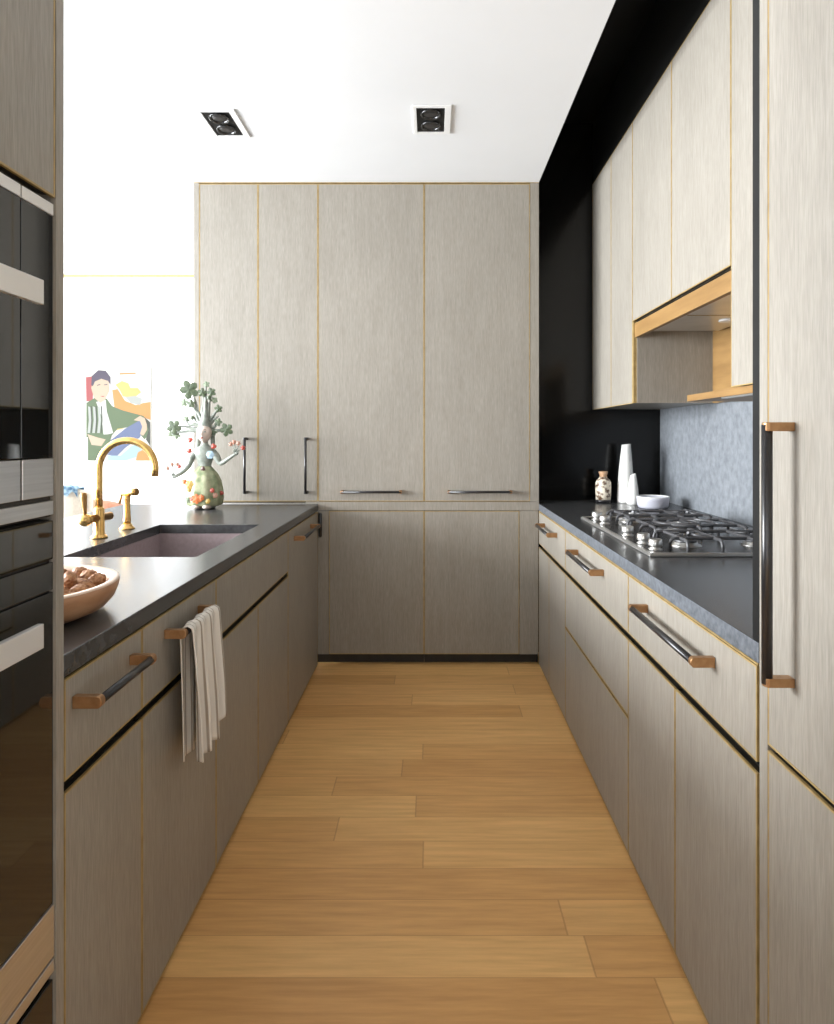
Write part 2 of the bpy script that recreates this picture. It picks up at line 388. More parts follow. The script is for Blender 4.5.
sx, sy = -1.263, 2.65
t = thing('side_spray', 'short brass pull-out spray standing right of the gooseneck faucet', 'faucet', (sx, sy, ZT))
bm = B(); lathe(bm, [(.031, 0), (.031, .005), (.026, .010), (.020, .016), (.019, .022)], (sx, sy, ZT), 28); obj('base', bm, M_BRASS, t)
bm = B(); lathe(bm, [(.014, .02), (.0155, .035), (.014, .06), (.0125, .10), (.014, .125), (.015, .14)], (sx, sy, ZT), 24); obj('wand', bm, M_BRASS, t)
bm = B(); tube(bm, [(sx-.024, sy+.004, ZT+.146), (sx+.020, sy-.004, ZT+.152), (sx+.028, sy-.005, ZT+.153), (sx+.044, sy-.008, ZT+.155)], [.012, .0135, .0155, .0155], 20); hd = obj('spray_head', bm, M_BRASS, t)
bm = B(); tube(bm, [(sx+.0442, sy-.008, ZT+.155), (sx+.047, sy-.0085, ZT+.1553)], .0135, 20); obj('nozzle', bm, M_BRASSD, hd)
bm = B(); tube(bm, [(sx-.020, sy, ZT+.142), (sx-.026, sy, ZT+.125), (sx-.031, sy, ZT+.105)], [.004, .005, .0055], 12); obj('trigger', bm, M_BRASSD, t)

# ------------------------------------------------------------------ back cabinets
def backbox(y0=YB+.0215, y1=4.234): return y0, y1
t = thing('tall_cabinet', 'upper back cabinet with two narrow doors and upright handles, behind the figurine', 'cabinet', (-.99, 3.93, ZT))
bm = B(); box(bm, -1.337, -.648, YB+.0215, 4.234, ZT+.013, 2.735); obj('carcass', bm, M_CARC, t)
bm = B(); box(bm, -1.338, -.718, YB+.003, YB+.021, .9155, .9275); obj('bottom_rail', bm, M_CARC, t)
bm = B(); box(bm, -1.351, -1.322, YB, YB+.021, ZT+.013, 2.735); obj('stile', bm, M_OAK, t)
front('door', t, '-y', YB, -1.321, -.987, .928, 2.731); front('door', t, '-y', YB, -.987, -.647, .928, 2.731)
handle(t, (-1.052, YB, .975), (-1.052, YB, 1.292), (0, -1, 0), so=.040, r=.0075, copper=False, wide=.018)
handle(t, (-.710, YB, .975), (-.710, YB, 1.292), (0, -1, 0), so=.040, r=.0075, copper=False, wide=.018)
for x0, x1, h0, h1, lab in ((-.647, -.045, -.513, -.170, 'upper back cabinet with one wide door, in the middle of the back wall'), (-.045, .556, .088, .450, 'upper back cabinet with one wide door, beside the black wall')):
    t = thing('tall_cabinet', lab, 'cabinet', ((x0+x1)/2, 3.93, ZT))
    xe = .607 if x1 > .5 else x1
    bm = B(); box(bm, x0+.0005, xe-.001, YB+.0215, 4.234, ZT+.013, 2.735); obj('carcass', bm, M_CARC, t)
    front('door', t, '-y', YB, x0, x1, .928, 2.731)
    if x1 > .5:
        bm = B(); box(bm, x1+.001, .606, YB, YB+.021, ZT+.013, 2.735); obj('filler', bm, M_OAK, t)
    handle(t, (h0, YB, .985), (h1, YB, .985), (0, -1, 0), so=.040, r=.0072, wide=.018)
bm = B(); box(bm, -1.351, .606, YB+.002, YB+.021, 2.7355, 2.7395); solo('top_rail', bm, M_GOLD, 'thin brass coloured rail between the back cabinets and the ceiling', 'rail')
for x0, x1, d0, d1, lab in ((-.647, -.045, -.585, -.045, 'lower back cabinet with one plain door, beside the left run'), (-.045, .607, -.045, .496, 'lower back cabinet with one plain door, beside the right run')):
    t = thing('base_cabinet', lab, 'cabinet', ((x0+x1)/2, 3.93, 0))
    bm = B(); box(bm, x0+.0005, x1-.001, YB+.0215, 4.234, .055, .926); obj('carcass', bm, M_CARC, t)
    bm = B(); box(bm, x0+.0005-(.07 if x0 < -.5 else 0), x1-.0005, YB+.05, 4.234, 0, .054); obj('plinth', bm, M_DARK, t)
    front('door', t, '-y', YB, d0, d1, .062, .876)
    bm = B()
    if d0 > x0+.01: box(bm, x0-.07, d0-.001, YB, YB+.021, .062, .876)
    if d1 < x1-.01: box(bm, d1+.001, x1-.004, YB, YB+.021, .062, .876)
    obj('filler', bm, M_OAK, t)
    bm = B(); box(bm, x0+.0005-(.07 if x0 < -.5 else 0), x1-.0001, YB, YB+.021, .878, .9265); obj('rail', bm, M_OAK, t)
# small dark upright pull on the corner filler
bm = B(); tube(bm, [(-.632, YB-.012, .728), (-.632, YB-.012, .735), (-.632, YB-.012, .858), (-.632, YB-.012, .865)], [.006, .010, .010, .006], 14)
box(bm, -.637, -.627, YB-.01, YB-.0005, .75, .76); box(bm, -.637, -.627, YB-.01, YB-.0005, .835, .845)
solo('corner_pull', bm, M_BAR, 'small dark upright pull on the corner strip beside the left run', 'handle')

# ------------------------------------------------------------------ right run
t = base_unit('r', 2.903, 3.626, 'pale oak base cabinet at the far right end, drawer over two narrow doors', [(2.903, 3.622)], [(3.309, 3.622), (2.903, 3.309)])
handle(t, (XR, 3.09, .820), (XR, 3.44, .820), (-1, 0, 0))
t = base_unit('r', 1.972, 2.903, 'pale oak cabinet with three stacked drawers below the gas cooktop', [(1.972, 2.903)], [(1.972, 2.903, .012, .430, 1), (1.972, 2.903, .436, CH0, 1)])
handle(t, (XR, 2.250, .818), (XR, 2.660, .818), (-1, 0, 0))
t = base_unit('r', 1.190, 1.972, 'pale oak base cabinet next to the refrigerator, drawer over two doors', [(1.190, 1.972)], [(1.593, 1.972), (1.190, 1.593)])
handle(t, (XR, 1.365, .816), (XR, 1.805, .816), (-1, 0, 0))
bm = B(); box(bm, XR+.002, XS-.001, 1.190, YB-.003, .8765, ZT); box(bm, .609, XS-.001, YB-.003, YW-.001, .8765, ZT)
bmesh.ops.remove_doubles(bm, verts=bm.verts[:], dist=1e-5)
wt = solo('worktop', bm, [M_STONE, M_EDGE], 'dark stone worktop of the right run with the gas cooktop on it', 'worktop', bevel=.0015)
for f in wt.data.polygons:
    if abs(f.normal.x) > .9: f.material_index = 1
bm = B(); box(bm, XR+.001, XR+.022, 1.190, YB-.002, .8735, .8762); solo('trim_strip', bm, M_GOLD, 'thin brass strip under the edge of the right worktop', 'trim strip')
bm = B(); box(bm, XS, 1.3995, 1.215, YW, ZT-.03, 1.60); solo('splashback', bm, M_SLAB, 'blue grey stone splashback on the wall behind the cooktop', 'splashback')

# ------------------------------------------------------------------ right wall cabinets
ZU0, ZU1 = 1.456, 2.812
def wall_unit(y0, y1, label, doors, z0=ZU0):
    t = thing('wall_cabinet', label, 'cabinet', ((XU+XS)/2, (y0+y1)/2, z0))
    bm = B(); box(bm, XU+.0215, XS-.001, y0+.0005, y1-.0005, z0+.004, ZU1-.002); obj('carcass', bm, M_OAK, t)
    for a, b in doors: front('door', t, '-x', XU, a, b, z0, ZU1)
    return t
wall_unit(3.081, YW-.001, 'pale wall cabinet with two narrow full-height doors, farthest along the right wall', [(3.449, YW-.002), (3.081, 3.449)])
wall_unit(1.216, 2.066, 'pale full-height wall cabinet between the hood niche and the refrigerator', [(1.216, 2.066)])
# hood cabinet
HZ = 1.850
t = thing('hood_cabinet', 'pale wall cabinet over the cooktop with two short doors above an oak lined niche', 'cabinet', (1.16, 2.57, 1.45))
bm = B(); box(bm, XU+.0215, XS-.001, 2.0665, 3.0805, HZ+.004, ZU1-.002); obj('carcass', bm, M_OAK, t)
front('door', t, '-x', XU, 2.066, 2.579, HZ, ZU1); front('door', t, '-x', XU, 2.579, 3.081, HZ, ZU1)
bm = B(); box(bm, XU+.006, XU+.026, 2.067, 3.064, 1.771, 1.838); obj('valance', bm, M_WOOD, t)
bm = B(); box(bm, XU+.026, XS-.03, 2.067, 3.060, 1.800, 1.849); obj('niche_top', bm, M_OAK, t)
bm = B(); box(bm, XU-.0006, XU+.016, 3.064, 3.0805, 1.458, 1.849); obj('end_lipping', bm, M_GOLD, t)
bm = B(); box(bm, XU+.016, XS-.03, 3.060, 3.0805, 1.458, 1.800); obj('side_panel', bm, M_OAK, t)
bm = B(); box(bm, XS-.03, XS-.002, 2.067, 3.0805, 1.458, 1.849); obj('back_panel', bm, M_WOOD, t)
bm = B(); box(bm, XU+.004, XS-.03, 1.225, 2.43, 1.431, 1.4545); obj('shelf', bm, M_WOOD, t)
bm = B(); box(bm, XU+.05, XS-.05, 2.2, 2.95, 1.785, 1.800); f = obj('hood_filter', bm, M_STEEL, t, bevel=.002)
bm = B(); box(bm, XU+.06, XS-.06, 2.568, 2.574, 1.7835, 1.785); obj('filter_trim', bm, M_GOLD, f)
bm = B(); lathe(bm, [(.032, 1.779), (.032, 1.785)], (1.235, 2.68, 0), 24); obj('hood_lamp', bm, M_WHITEP, t)
bm = B(); box(bm, XU+.012, XU+.03, 1.70, 2.16, 1.4262, 1.4308); obj('light_strip', bm, M_STEEL, t)

# ------------------------------------------------------------------ refrigerator column and gable
bm = B(); box(bm, XR+.004, XS-.001, 1.1895, 1.2155, ZT+.0005, 2.812)
solo('gable_panel', bm, M_BLACKM, 'narrow black upright panel standing on the right worktop beside the refrigerator', 'panel')
t = thing('built_in_refrigerator', 'tall pale oak fronted refrigerator column at the right edge with a long upright handle', 'refrigerator', (1.0, .75, 0))
bm = B(); box(bm, XR+.0215, XS-.001, .33, 1.187, .02, 2.9); obj('carcass', bm, M_CARC, t)
bm = B(); box(bm, XR+.04, XS-.001, .33, 1.187, 0, .02); obj('plinth', bm, M_DARK, t)
bm = B(); box(bm, XR, XR+.021, 1.1545, 1.182, .012, 2.9); obj('stile', bm, M_OAK, t)
front('door', t, '-x', XR, .36, 1.1535, .744, 2.9); front('drawer_front', t, '-x', XR, .36, 1.1535, .012, .736)
handle(t, (XR, 1.0755, .880), (XR, 1.0755, 1.323), (-1, 0, 0), so=.042, r=.0088, wide=.020)

# ------------------------------------------------------------------ left oven tower
t = thing('oven_tower', 'tall grey oak housing at the left edge around the two black ovens', 'cabinet', (-.95, .7, 0))
bm = B(); box(bm, XL+.0005, -1.27, 1.0975, 1.1200, 0, ZC-.002); obj('end_panel', bm, M_OAK, t)
bm = B(); box(bm, XL-.03, -1.27, .25, 1.097, 1.712, ZC-.002); obj('carcass', bm, M_CARC, t)
bm = B(); box(bm, XL-.02, -1.27, .24, .262, 0, 1.712); obj('side_panel', bm, M_CARC, t)
bm = B(); box(bm, -1.25, -1.27, .262, 1.097, 0, 1.712); obj('back_panel', bm, M_CARC, t)
front('door', t, '+x', XL, .52, 1.0955, 1.706, ZC-.006)
OV = (.5, 1.0945)
def side_bar(bm, z0, z1, y0, y1, x=-.600, t=.010): box(bm, x-t, x, y0, y1, z0, z1)
SEAM = 1.009
t = thing('wall_oven', 'upper black glass oven with steel strips and a flat steel handle', 'oven', (-.95, .8, 1.16))
bm = B(); box(bm, XL-.004, XL-.024, OV[1]-.0115, OV[1], 1.264, 1.675); obj('bezel', bm, M_BLACKM, t)
bm = B(); box(bm, XL-.025, -1.2, OV[0], OV[1], 1.162, 1.698); box(bm, XL-.008, XL-.0255, OV[0], OV[1]-.0005, 1.163, 1.198); obj('housing', bm, M_DARK, t)
bm = B(); box(bm, XL-.002, XL-.024, OV[0], SEAM-.002, 1.676, 1.696); box(bm, XL-.002, XL-.024, SEAM+.002, OV[1], 1.676, 1.696); obj('vent_strip', bm, M_STEELM, t, bevel=.001)
bm = B(); box(bm, XL-.003, XL-.024, OV[0], SEAM-.0015, 1.264, 1.675); box(bm, XL-.003, XL-.024, SEAM+.0015, OV[1]-.012, 1.264, 1.675); obj('glass_door', bm, M_GLASSB, t, bevel=.001)
bm = B(); box(bm, XL-.002, XL-.024, OV[0], SEAM-.0025, 1.198, 1.262); box(bm, XL-.002, XL-.024, SEAM+.0025, OV[1], 1.198, 1.262); obj('control_panel', bm, M_STEEL, t, bevel=.001)
bm = B(); box(bm, XL-.002, XL-.024, OV[0], OV[1], 1.166, 1.190); obj('lower_strip', bm, M_STEEL, t, bevel=.001)
bm = B(); side_bar(bm, 1.503, 1.541, .55, .990); box(bm, XL-.003, -.609, .9, .93, 1.512, 1.532); box(bm, XL-.003, -.609, .6, .63, 1.512, 1.532); obj('handle', bm, M_STEELM, t, bevel=.001)
t = thing('wall_oven', 'lower black glass oven with a flat steel handle, beside the bowl end of the counter', 'oven', (-.95, .8, .38))
bm = B(); box(bm, XL-.025, -1.2, OV[0], OV[1], .36, 1.158); box(bm, XL-.010, XL-.0255, OV[0], OV[1]-.0005, .375, 1.157); obj('housing', bm, M_DARK, t)
bm = B(); box(bm, XL-.003, XL-.024, OV[0], OV[1], 1.090, 1.156); obj('control_panel', bm, M_GLASSB, t, bevel=.001)
bm = B(); box(bm, XL-.003, XL-.024, OV[0], OV[1], 1.038, 1.085); obj('vent_panel', bm, M_GLASSB, t, bevel=.001)
bm = B(); box(bm, XL-.003, XL-.024, OV[0], OV[1], .502, 1.034); obj('glass_door', bm, M_GLASSB, t, bevel=.001)
bm = B(); box(bm, XL-.001, XL-.024, OV[0], OV[1], .412, .500); obj('steel_plinth', bm, M_STEEL, t, bevel=.001)
bm = B(); box(bm, XL-.001, XL-.024, OV[0], OV[1], .386, .407); obj('lower_strip', bm, M_STEEL, t, bevel=.001)
bm = B(); side_bar(bm, .972, 1.010, .55, .990); box(bm, XL-.003, -.609, .9, .93, .981, 1.001); box(bm, XL-.003, -.609, .6, .63, .981, 1.001); obj('handle', bm, M_STEELM, t, bevel=.001)
t = thing('warming_drawer', 'black glass warming drawer at the bottom of the oven tower', 'drawer', (-.95, .8, 0))
bm = B(); box(bm, XL-.025, -1.2, OV[0], OV[1], .02, .355); obj('housing', bm, M_DARK, t)
bm = B(); box(bm, XL-.003, XL-.024, OV[0], OV[1], .02, .372); obj('glass_front', bm, M_GLASSB, t, bevel=.0015)

# ------------------------------------------------------------------ ceiling downlights
def downlight(cx, cy, label):
    t = thing('recessed_downlight', label, 'ceiling light', (cx, cy, ZC-.004), 'twin recessed downlights')
    hw, hl, iw, il = .085, .131, .063, .112; off = -.006
    bm = B(); z0, z1 = ZC-.006, ZC-.0005
    box(bm, cx-hw, cx+off-iw, cy-hl, cy+hl, z0, z1); box(bm, cx+off+iw, cx+hw, cy-hl, cy+hl, z0, z1)
    box(bm, cx+off-iw, cx+off+iw, cy-hl, cy-il, z0, z1); box(bm, cx+off-iw, cx+off+iw, cy+il, cy+hl, z0, z1)
    obj('frame', bm, M_WHITEP, t, bevel=.001)
    bm = B(); box(bm, cx+off-iw, cx+off+iw, cy-il, cy+il, ZC-.002, ZC-.0006); obj('backplate', bm, M_BLACKM, t)
    for dy in (-.055, .052):
        bm = B(); lathe(bm, [(.044, -.0005), (.046, -.004), (.044, -.0085), (.040, -.0085), (.036, -.004), (.036, -.0012)], (cx+off, cy+dy, ZC-.0015), 32)
        r = obj('lamp_ring', bm, M_LENS, t)
        bm = B(); lathe(bm, [(.034, -.001), (.030, -.004), (.014, -.006)], (cx+off, cy+dy, ZC-.0015), 32); obj('lens', bm, M_BAR, r)
downlight(-.957, 2.948, 'black twin downlight in a white frame, left one on the ceiling above the sink side')
downlight(.0, 2.912, 'black twin downlight in a white frame, right one on the ceiling above the aisle')

# ------------------------------------------------------------------ gas cooktop
t = thing('gas_cooktop', 'five burner steel gas cooktop with dark iron grates and knobs along its front', 'cooktop', (.95, 2.505, ZT))
CX0, CX1, CY0, CY1 = .691, 1.225, 2.033, 2.977
bm = B(); box(bm, CX0, CX1, CY0, CY1, ZT+.0003, ZT+.008); obj('tray', bm, M_STEEL, t, bevel=.003)
bm = B()
for a in ((CX0+.004, CX0+.016, CY0+.004, CY1-.004), (CX1-.016, CX1-.004, CY0+.004, CY1-.004), (CX0+.016, CX1-.016, CY0+.004, CY0+.016), (CX0+.016, CX1-.016, CY1-.016, CY1-.004)): box(bm, *a, ZT+.008, ZT+.012)
obj('rim', bm, M_STEEL, t, bevel=.002)
M_TRAY = noise_mat('dark_steel_well', (.10, .095, .09), (.16, .15, .14), nscale=40, rough=.25, metal=.8)
bm = B(); box(bm, CX0+.017, CX1-.017, CY0+.017, CY1-.017, ZT+.0081, ZT+.0095); obj('well', bm, M_TRAY, t)
for y in (2.115, 2.235, 2.415, 2.735, 2.865):
    bm = B(); lathe(bm, [(.023, .0096), (.023, .013), (.0165, .016), (.0165, .021), (.0215, .023), (.0225, .026), (.0215, .044), (.019, .0455)], (.738, y, ZT), 28)
    k = obj('knob', bm, M_STEEL, t)
for bx_, by_, r in ((.87, 2.20, .04), (1.11, 2.20, .034), (.985, 2.505, .06), (.87, 2.81, .034), (1.11, 2.81, .04)):
    bm = B(); lathe(bm, [(r*1.35, .0096), (r*1.3, .013), (r, .016), (r, .022), (r*.9, .023)], (bx_, by_, ZT), 32); b = obj('burner', bm, M_STEEL, t)
    bm = B(); lathe(bm, [(r*.92, .0232), (r*.95, .026), (r*.9, .031), (r*.5, .033)], (bx_, by_, ZT), 32); obj('burner_cap', bm, M_IRON, b)
def grate(y0, y1, x0, x1, centers):
    bm = B(); zt, lo, R_ = ZT+.046, ZT+.0102, .0058
    cy = centers[0][1]
    def arched(p, q):                       # bar with both ends hooked down to the tray
        p = Vector(p); q = Vector(q); d = (q-p).normalized()
        z = Vector((0, 0, 1))
        pts = [Vector((p.x, p.y, lo)), Vector((p.x, p.y, zt-.016))]
        for k in (30, 60, 90): a = math.radians(k); pts.append(Vector((p.x, p.y, zt-.016))+d*.016*(1-math.cos(a))+z*.016*math.sin(a))
        for k in (90, 60, 30): a = math.radians(k); pts.append(Vector((q.x, q.y, zt-.016))-d*.016*(1-math.cos(a))+z*.016*math.sin(a))
        pts += [Vector((q.x, q.y, zt-.016)), Vector((q.x, q.y, lo))]
        tube(bm, pts, R_, 8)
    n = 4 if len(centers) > 1 else 3
    xs = [x0+.035+(x1-x0-.07)*k/(n-1) for k in range(n)]
    for x in xs: arched((x, y0, 0), (x, y1, 0))
    dy = (y1-y0)*.27
    for y in (cy-dy, cy+dy): arched((x0, y, 0), (x1, y, 0))
    if len(centers) == 1:
        cx = centers[0][0]
        tube(bm, [(cx+.108*math.cos(2*PI*k/40), cy+.108*math.sin(2*PI*k/40), zt+.002) for k in range(41)], .007, 8, caps=False)
        tube(bm, [(cx+.060*math.cos(2*PI*k/40), cy+.060*math.sin(2*PI*k/40), zt+.002) for k in range(41)], .005, 8, caps=False)
    else:
        for cx, _ in centers:
            for k in range(4):
                a = PI/4+k*PI/2; tube(bm, [(cx+.022*math.cos(a), cy+.022*math.sin(a), zt+.004), (cx+.04*math.cos(a), cy+.04*math.sin(a), zt+.001), (cx+.075*math.cos(a), cy+.075*math.sin(a), zt)], .0050, 8)
    return obj('grate', bm, M_IRON, t)
grate(2.062, 2.345, .790, 1.195, [(.87, 2.20), (1.11, 2.20)])
grate(2.360, 2.650, .790, 1.195, [(.985, 2.505)])
grate(2.665, 2.948, .790, 1.195, [(.87, 2.81), (1.11, 2.81)])

# ------------------------------------------------------------------ things on the right worktop
M_SPECK = noise_mat('mottled_jar', (.12, .06, .03), (.80, .72, .58), nscale=38, detail=3, rough=.35, lo=.40, hi=.52)
t = thing('jar', 'small mottled cream and brown jar with a short neck by the black wall', 'jar', (.990, 3.70, ZT))
bm = B(); lathe(bm, [(.040, .001), (.0425, .010), (.0425, .018)], (.990, 3.70, ZT), 32); obj('foot', bm, M_BAR, t)
bm = B(); lathe(bm, [(.0425, .018), (.044, .05), (.045, .09), (.044, .115), (.036, .133), (.024, .143), (.021, .150)], (.990, 3.70, ZT), 32); obj('body', bm, M_SPECK, t)
M_TAN = noise_mat('tan_glaze', (.45, .26, .14), (.65, .42, .26), nscale=50, rough=.4)
bm = B(); lathe(bm, [(.021, .150), (.020, .160), (.0235, .165), (.0255, .172), (.0255, .180), (.018, .181), (.016, .170)], (.990, 3.70, ZT), 28); obj('neck', bm, M_TAN, t)
def slant_vase(c, prof, tilt, label, lean=0.):
    bm = B(); lathe(bm, prof, c, 40)
    top = max(v.co.z for v in bm.verts)
    for v in bm.verts:
        k = (v.co.z-c[2])/(top-c[2])
        if k > .93: v.co.z += (v.co.x-c[0])*tilt
        v.co.x += lean*k
    return solo('vase', bm, M_WHITE, label, 'vase')
slant_vase((1.117, 3.70, ZT), [(.045, .0006), (.047, .01), (.0455, .08), (.040, .18), (.032, .27), (.0265, .318), (.026, .336), (.022, .337), (.021, .30)], .10, 'tall slim white tapering vase by the black wall', lean=.006)
slant_vase((1.130, 3.60, ZT), [(.033, .0006), (.0345, .008), (.033, .04), (.026, .10), (.017, .155), (.0135, .170), (.010, .171), (.009, .15)], .35, 'short white tapering vase in front of the tall vase', lean=.002)
M_LILAC = mat('pale_lilac_glaze', (.50, .50, .56), .35)
t = thing('bowl', 'shallow pale grey ceramic bowl with a white inside behind the cooktop', 'bowl', (1.180, 3.42, ZT))
bm = B(); lathe(bm, [(.066, .0006), (.074, .004), (.080, .015), (.083, .048), (.0845, .060), (.0805, .0615), (.078, .045), (.072, .012), (.02, .008)], (1.180, 3.42, ZT), 48); obj('outer_wall', bm, M_LILAC, t)
bm = B(); tube(bm, [(1.180+.0825*math.cos(2*PI*k/48), 3.42+.0825*math.sin(2*PI*k/48), ZT+.0615) for k in range(49)], .0024, 8, caps=False); obj('rim', bm, M_WHITE, t)

# ------------------------------------------------------------------ towel
def towel():
    bm = B(); uvl = bm.loops.layers.uv.new('u')
    nu, nv = 70, 60
    y0, y1 = 1.558, 1.755; barx, barz, r = XL+.045, .822, .0145
    grid = []
    for i in range(nu+1):
        u = i/nu; colv = []
        for j in range(nv+1):
            v = j/nv
            # path: back bottom (v=0) -> over bar (v~.5) -> front bottom (v=1)
            backlen = .318; frontlen = .322+.0*u; arc = PI*r
            s = v*(backlen+arc+frontlen)
            if s < backlen: x = barx-r; z = barz-(backlen-s); side = -1; k = (backlen-s)/backlen
            elif s < backlen+arc:
                a = (s-backlen)/r; x = barx-r*math.cos(a); z = barz+r*math.sin(a); side = 0; k = 0
            else: x = barx+r; z = barz-(s-backlen-arc); side = 1; k = (s-backlen-arc)/frontlen
            y = y0+(y1-y0)*u
            amp = .0035+.0075*min(1, k*1.6)
            if side >= 0:
                w_ = math.sin(u*2*PI*3.1+.6+k*.5)*amp+math.sin(u*2*PI*6.3+1)*amp*.35
                x += w_+.010*k; y += math.cos(u*2*PI*3.1+.6)*.004*k + (u-.5)*-.012*k
                z += .045*(max(0, u-.62)/.38)**1.5*k - .003*math.sin(u*9)*k
            if side < 0:
                w_ = math.sin(u*2*PI*2.6+2)*amp*.7
                x += w_*.6+.004*k; y += -.004*k+ (u-.5)*-.02*k
                x = max(x, XL+.008)
            colv.append(bm.verts.new((x, y, z)))
        grid.append(colv)
    for i in range(nu):
        for j in range(nv):
            f = bm.faces.new((grid[i][j], grid[i+1][j], grid[i+1][j+1], grid[i][j+1])); f.smooth = True
            for lp, (a, b) in zip(f.loops, ((i, j), (i+1, j), (i+1, j+1), (i, j+1))): lp[uvl].uv = (a/nu, b/nv)
    m = mat('striped_linen', (.7, .68, .64), .85, 0, .2); b = m.node_tree.nodes['Principled BSDF']
    uv = N(m, 'ShaderNodeUVMap'); uv.uv_map = 'u'; sp = N(m, 'ShaderNodeSeparateXYZ'); L(m, uv.outputs[0], sp.inputs[0])
    mu = N(m, 'ShaderNodeMath', operation='MULTIPLY'); mu.inputs[1].default_value = 9.0; L(m, sp.outputs[0], mu.inputs[0])
    fr = N(m, 'ShaderNodeMath', operation='FRACT'); L(m, mu.outputs[0], fr.inputs[0])
    r = N(m, 'ShaderNodeValToRGB'); r.color_ramp.interpolation = 'LINEAR'; e = r.color_ramp.elements
    e[0].color = (.70, .66, .60, 1); e[0].position = .0; e[1].color = (.70, .66, .60, 1); e[1].position = .62
    for p, c in ((.68, (.30, .25, .20, 1)), (.80, (.30, .25, .20, 1)), (.86, (.70, .66, .60, 1))): q = e.new(p); q.color = c
    L(m, fr.outputs[0], r.inputs[0]); L(m, r.outputs[0], b.inputs['Base Color'])
    o = solo('dish_towel', bm, m, 'pale striped dish towel draped over the handle on the left run', 'towel')
    s = o.modifiers.new('solid', 'SOLIDIFY'); s.thickness = .0025; s.offset = 0
towel()

# ------------------------------------------------------------------ wooden bowl of walnuts
BCX, BCY, BR = -.898, 1.358, .215
M_BOWLW = noise_mat('turned_wood', (.34, .165, .08), (.47, .26, .14), scale=(1, 1, 3), nscale=16, rough=.38)
t = thing('wooden_bowl', 'wide turned wooden bowl full of walnuts on the left worktop', 'bowl', (BCX, BCY, ZT))
bm = B(); lathe(bm, [(.13, .0006), (.162, .004), (.186, .014), (.202, .032), (.210, .052), (.212, .064), (.2095, .0685), (.196, .069), (.188, .060), (.174, .038), (.14, .022), (.06, .016)], (BCX, BCY, ZT), 72)
obj('body', bm, M_BOWLW, t)
M_RIM = noise_mat('rim_sheen_wood', (.62, .43, .31), (.72, .54, .42), nscale=20, rough=.35)  # the rim's specular whitening is put into this paler wood colour
bm = B(); rg = [(.2110, .0675), (.2100, .0700), (.196, .0705), (.1875, .0612), (.188, .0595), (.196, .0680)]
lathe(bm, rg, (BCX, BCY, ZT), 72)
bm.faces.ensure_lookup_table()
for f in [f for f in bm.faces if len(f.verts) > 10]: bm.faces.remove(f)
obj('rim', bm, M_RIM, t)
M_NUT = noise_mat('walnut_shell', (.24, .10, .04), (.56, .31, .16), nscale=110, detail=4, rough=.55, bump=.6, lo=.35, hi=.65)
def walnut_bm(seed, r):
    rnd = random.Random(seed); bm = B(); ball(bm, (0, 0, 0), (r*.96, r*.88, r*1.06), 36, 24)
    ph = [rnd.uniform(0, 6) for _ in range(6)]
    for v in bm.verts:
        n = v.co.normalized(); a = math.atan2(n.y, n.x)
        k = 1+.09*math.sin(7*a+5*n.z+ph[0])*math.cos(9*n.z+2*a+ph[1])+.06*math.sin(13*n.z+6*a+ph[2])+.10*math.exp(-(math.sin(a)/.16)**2)*(1-n.z*n.z)
        if n.z > .9: k += .08*(n.z-.9)*10
        v.co *= k
    return bm
nutproto = [None]*3
placed = []
rnd = random.Random(11)
def heap_z(d): return .072-.0*d
spots = []
layers = [(.016+.020, .150), (.016+.046, .166), (.016+.066, .150), (.016+.084, .10)]
for li, (z, rmax) in enumerate(layers):
    k = 0
    for _ in range(4000):
        a = rnd.uniform(0, 2*PI); d = rmax*math.sqrt(rnd.random())
        zz = z+rnd.uniform(-.004, .006)-.02*(d/rmax)**2*(1 if li else -.3)
        zz = max(zz, .016+.026*(d/.17)**3+.0205)
        p = Vector((BCX+d*math.cos(a), BCY+d*math.sin(a), ZT+zz))
        if all((p-q).length > .0335 for q in spots): spots.append(p); k += 1
# keep those the photograph could show (right of the oven tower's end panel, plus a margin)
vis = [p for p in spots if p.x > -.645 / 1.125 * p.y - .035]
for i, p in enumerate(vis):
    if i < 3:
        o = obj('walnut', walnut_bm(i, .0168), M_NUT); nutproto[i] = o
    else:
        o = nutproto[i % 3].copy(); C.objects.link(o)
    o.location = p; o.rotation_euler = (rnd.uniform(0, 6), rnd.uniform(0, 6), rnd.uniform(0, 6))
    tag(o, 'brown wrinkled walnut in the wooden bowl', 'walnut', 'walnuts in the wooden bowl')

# ------------------------------------------------------------------ ceramic tree-woman figurine
FX, FY, K = -1.207, 3.40, 188.2
def fp(cx, cy, dy=0.0): return Vector((FX+(cx/6.825+150-205)/K, FY+dy, ZT+(508.5-(cy/6.825+370))/K))
M_CER = noise_mat('celadon_ceramic', (.16, .18, .155), (.30, .32, .275), nscale=40, rough=.35)
M_SKIRT = noise_mat('painted_skirt', (.15, .19, .09), (.38, .38, .24), nscale=26, detail=5, rough=.35, lo=.35, hi=.65)
M_LEAF = noise_mat('green_leaf_glaze', (.045, .065, .035), (.10, .13, .07), nscale=60, rough=.4)
M_LEAFP = noise_mat('pale_leaf_glaze', (.16, .21, .13), (.27, .32, .22), nscale=60, rough=.4)
M_FACE = noise_mat('porcelain_face', (.60, .49, .42), (.68, .57, .50), nscale=30, rough=.3)
M_RED = mat('red_glaze', (.34, .05, .03), .35); M_ORG = mat('orange_glaze', (.48, .13, .035), .35)
M_YEL = mat('yellow_glaze', (.52, .34, .09), .35); M_BLUE = mat('pale_blue_glaze', (.28, .38, .45), .35)
M_PINK = mat('faded_pink_glaze', (.36, .18, .12), .4); M_BROWN = mat('brown_glaze', (.10, .05, .04), .4)
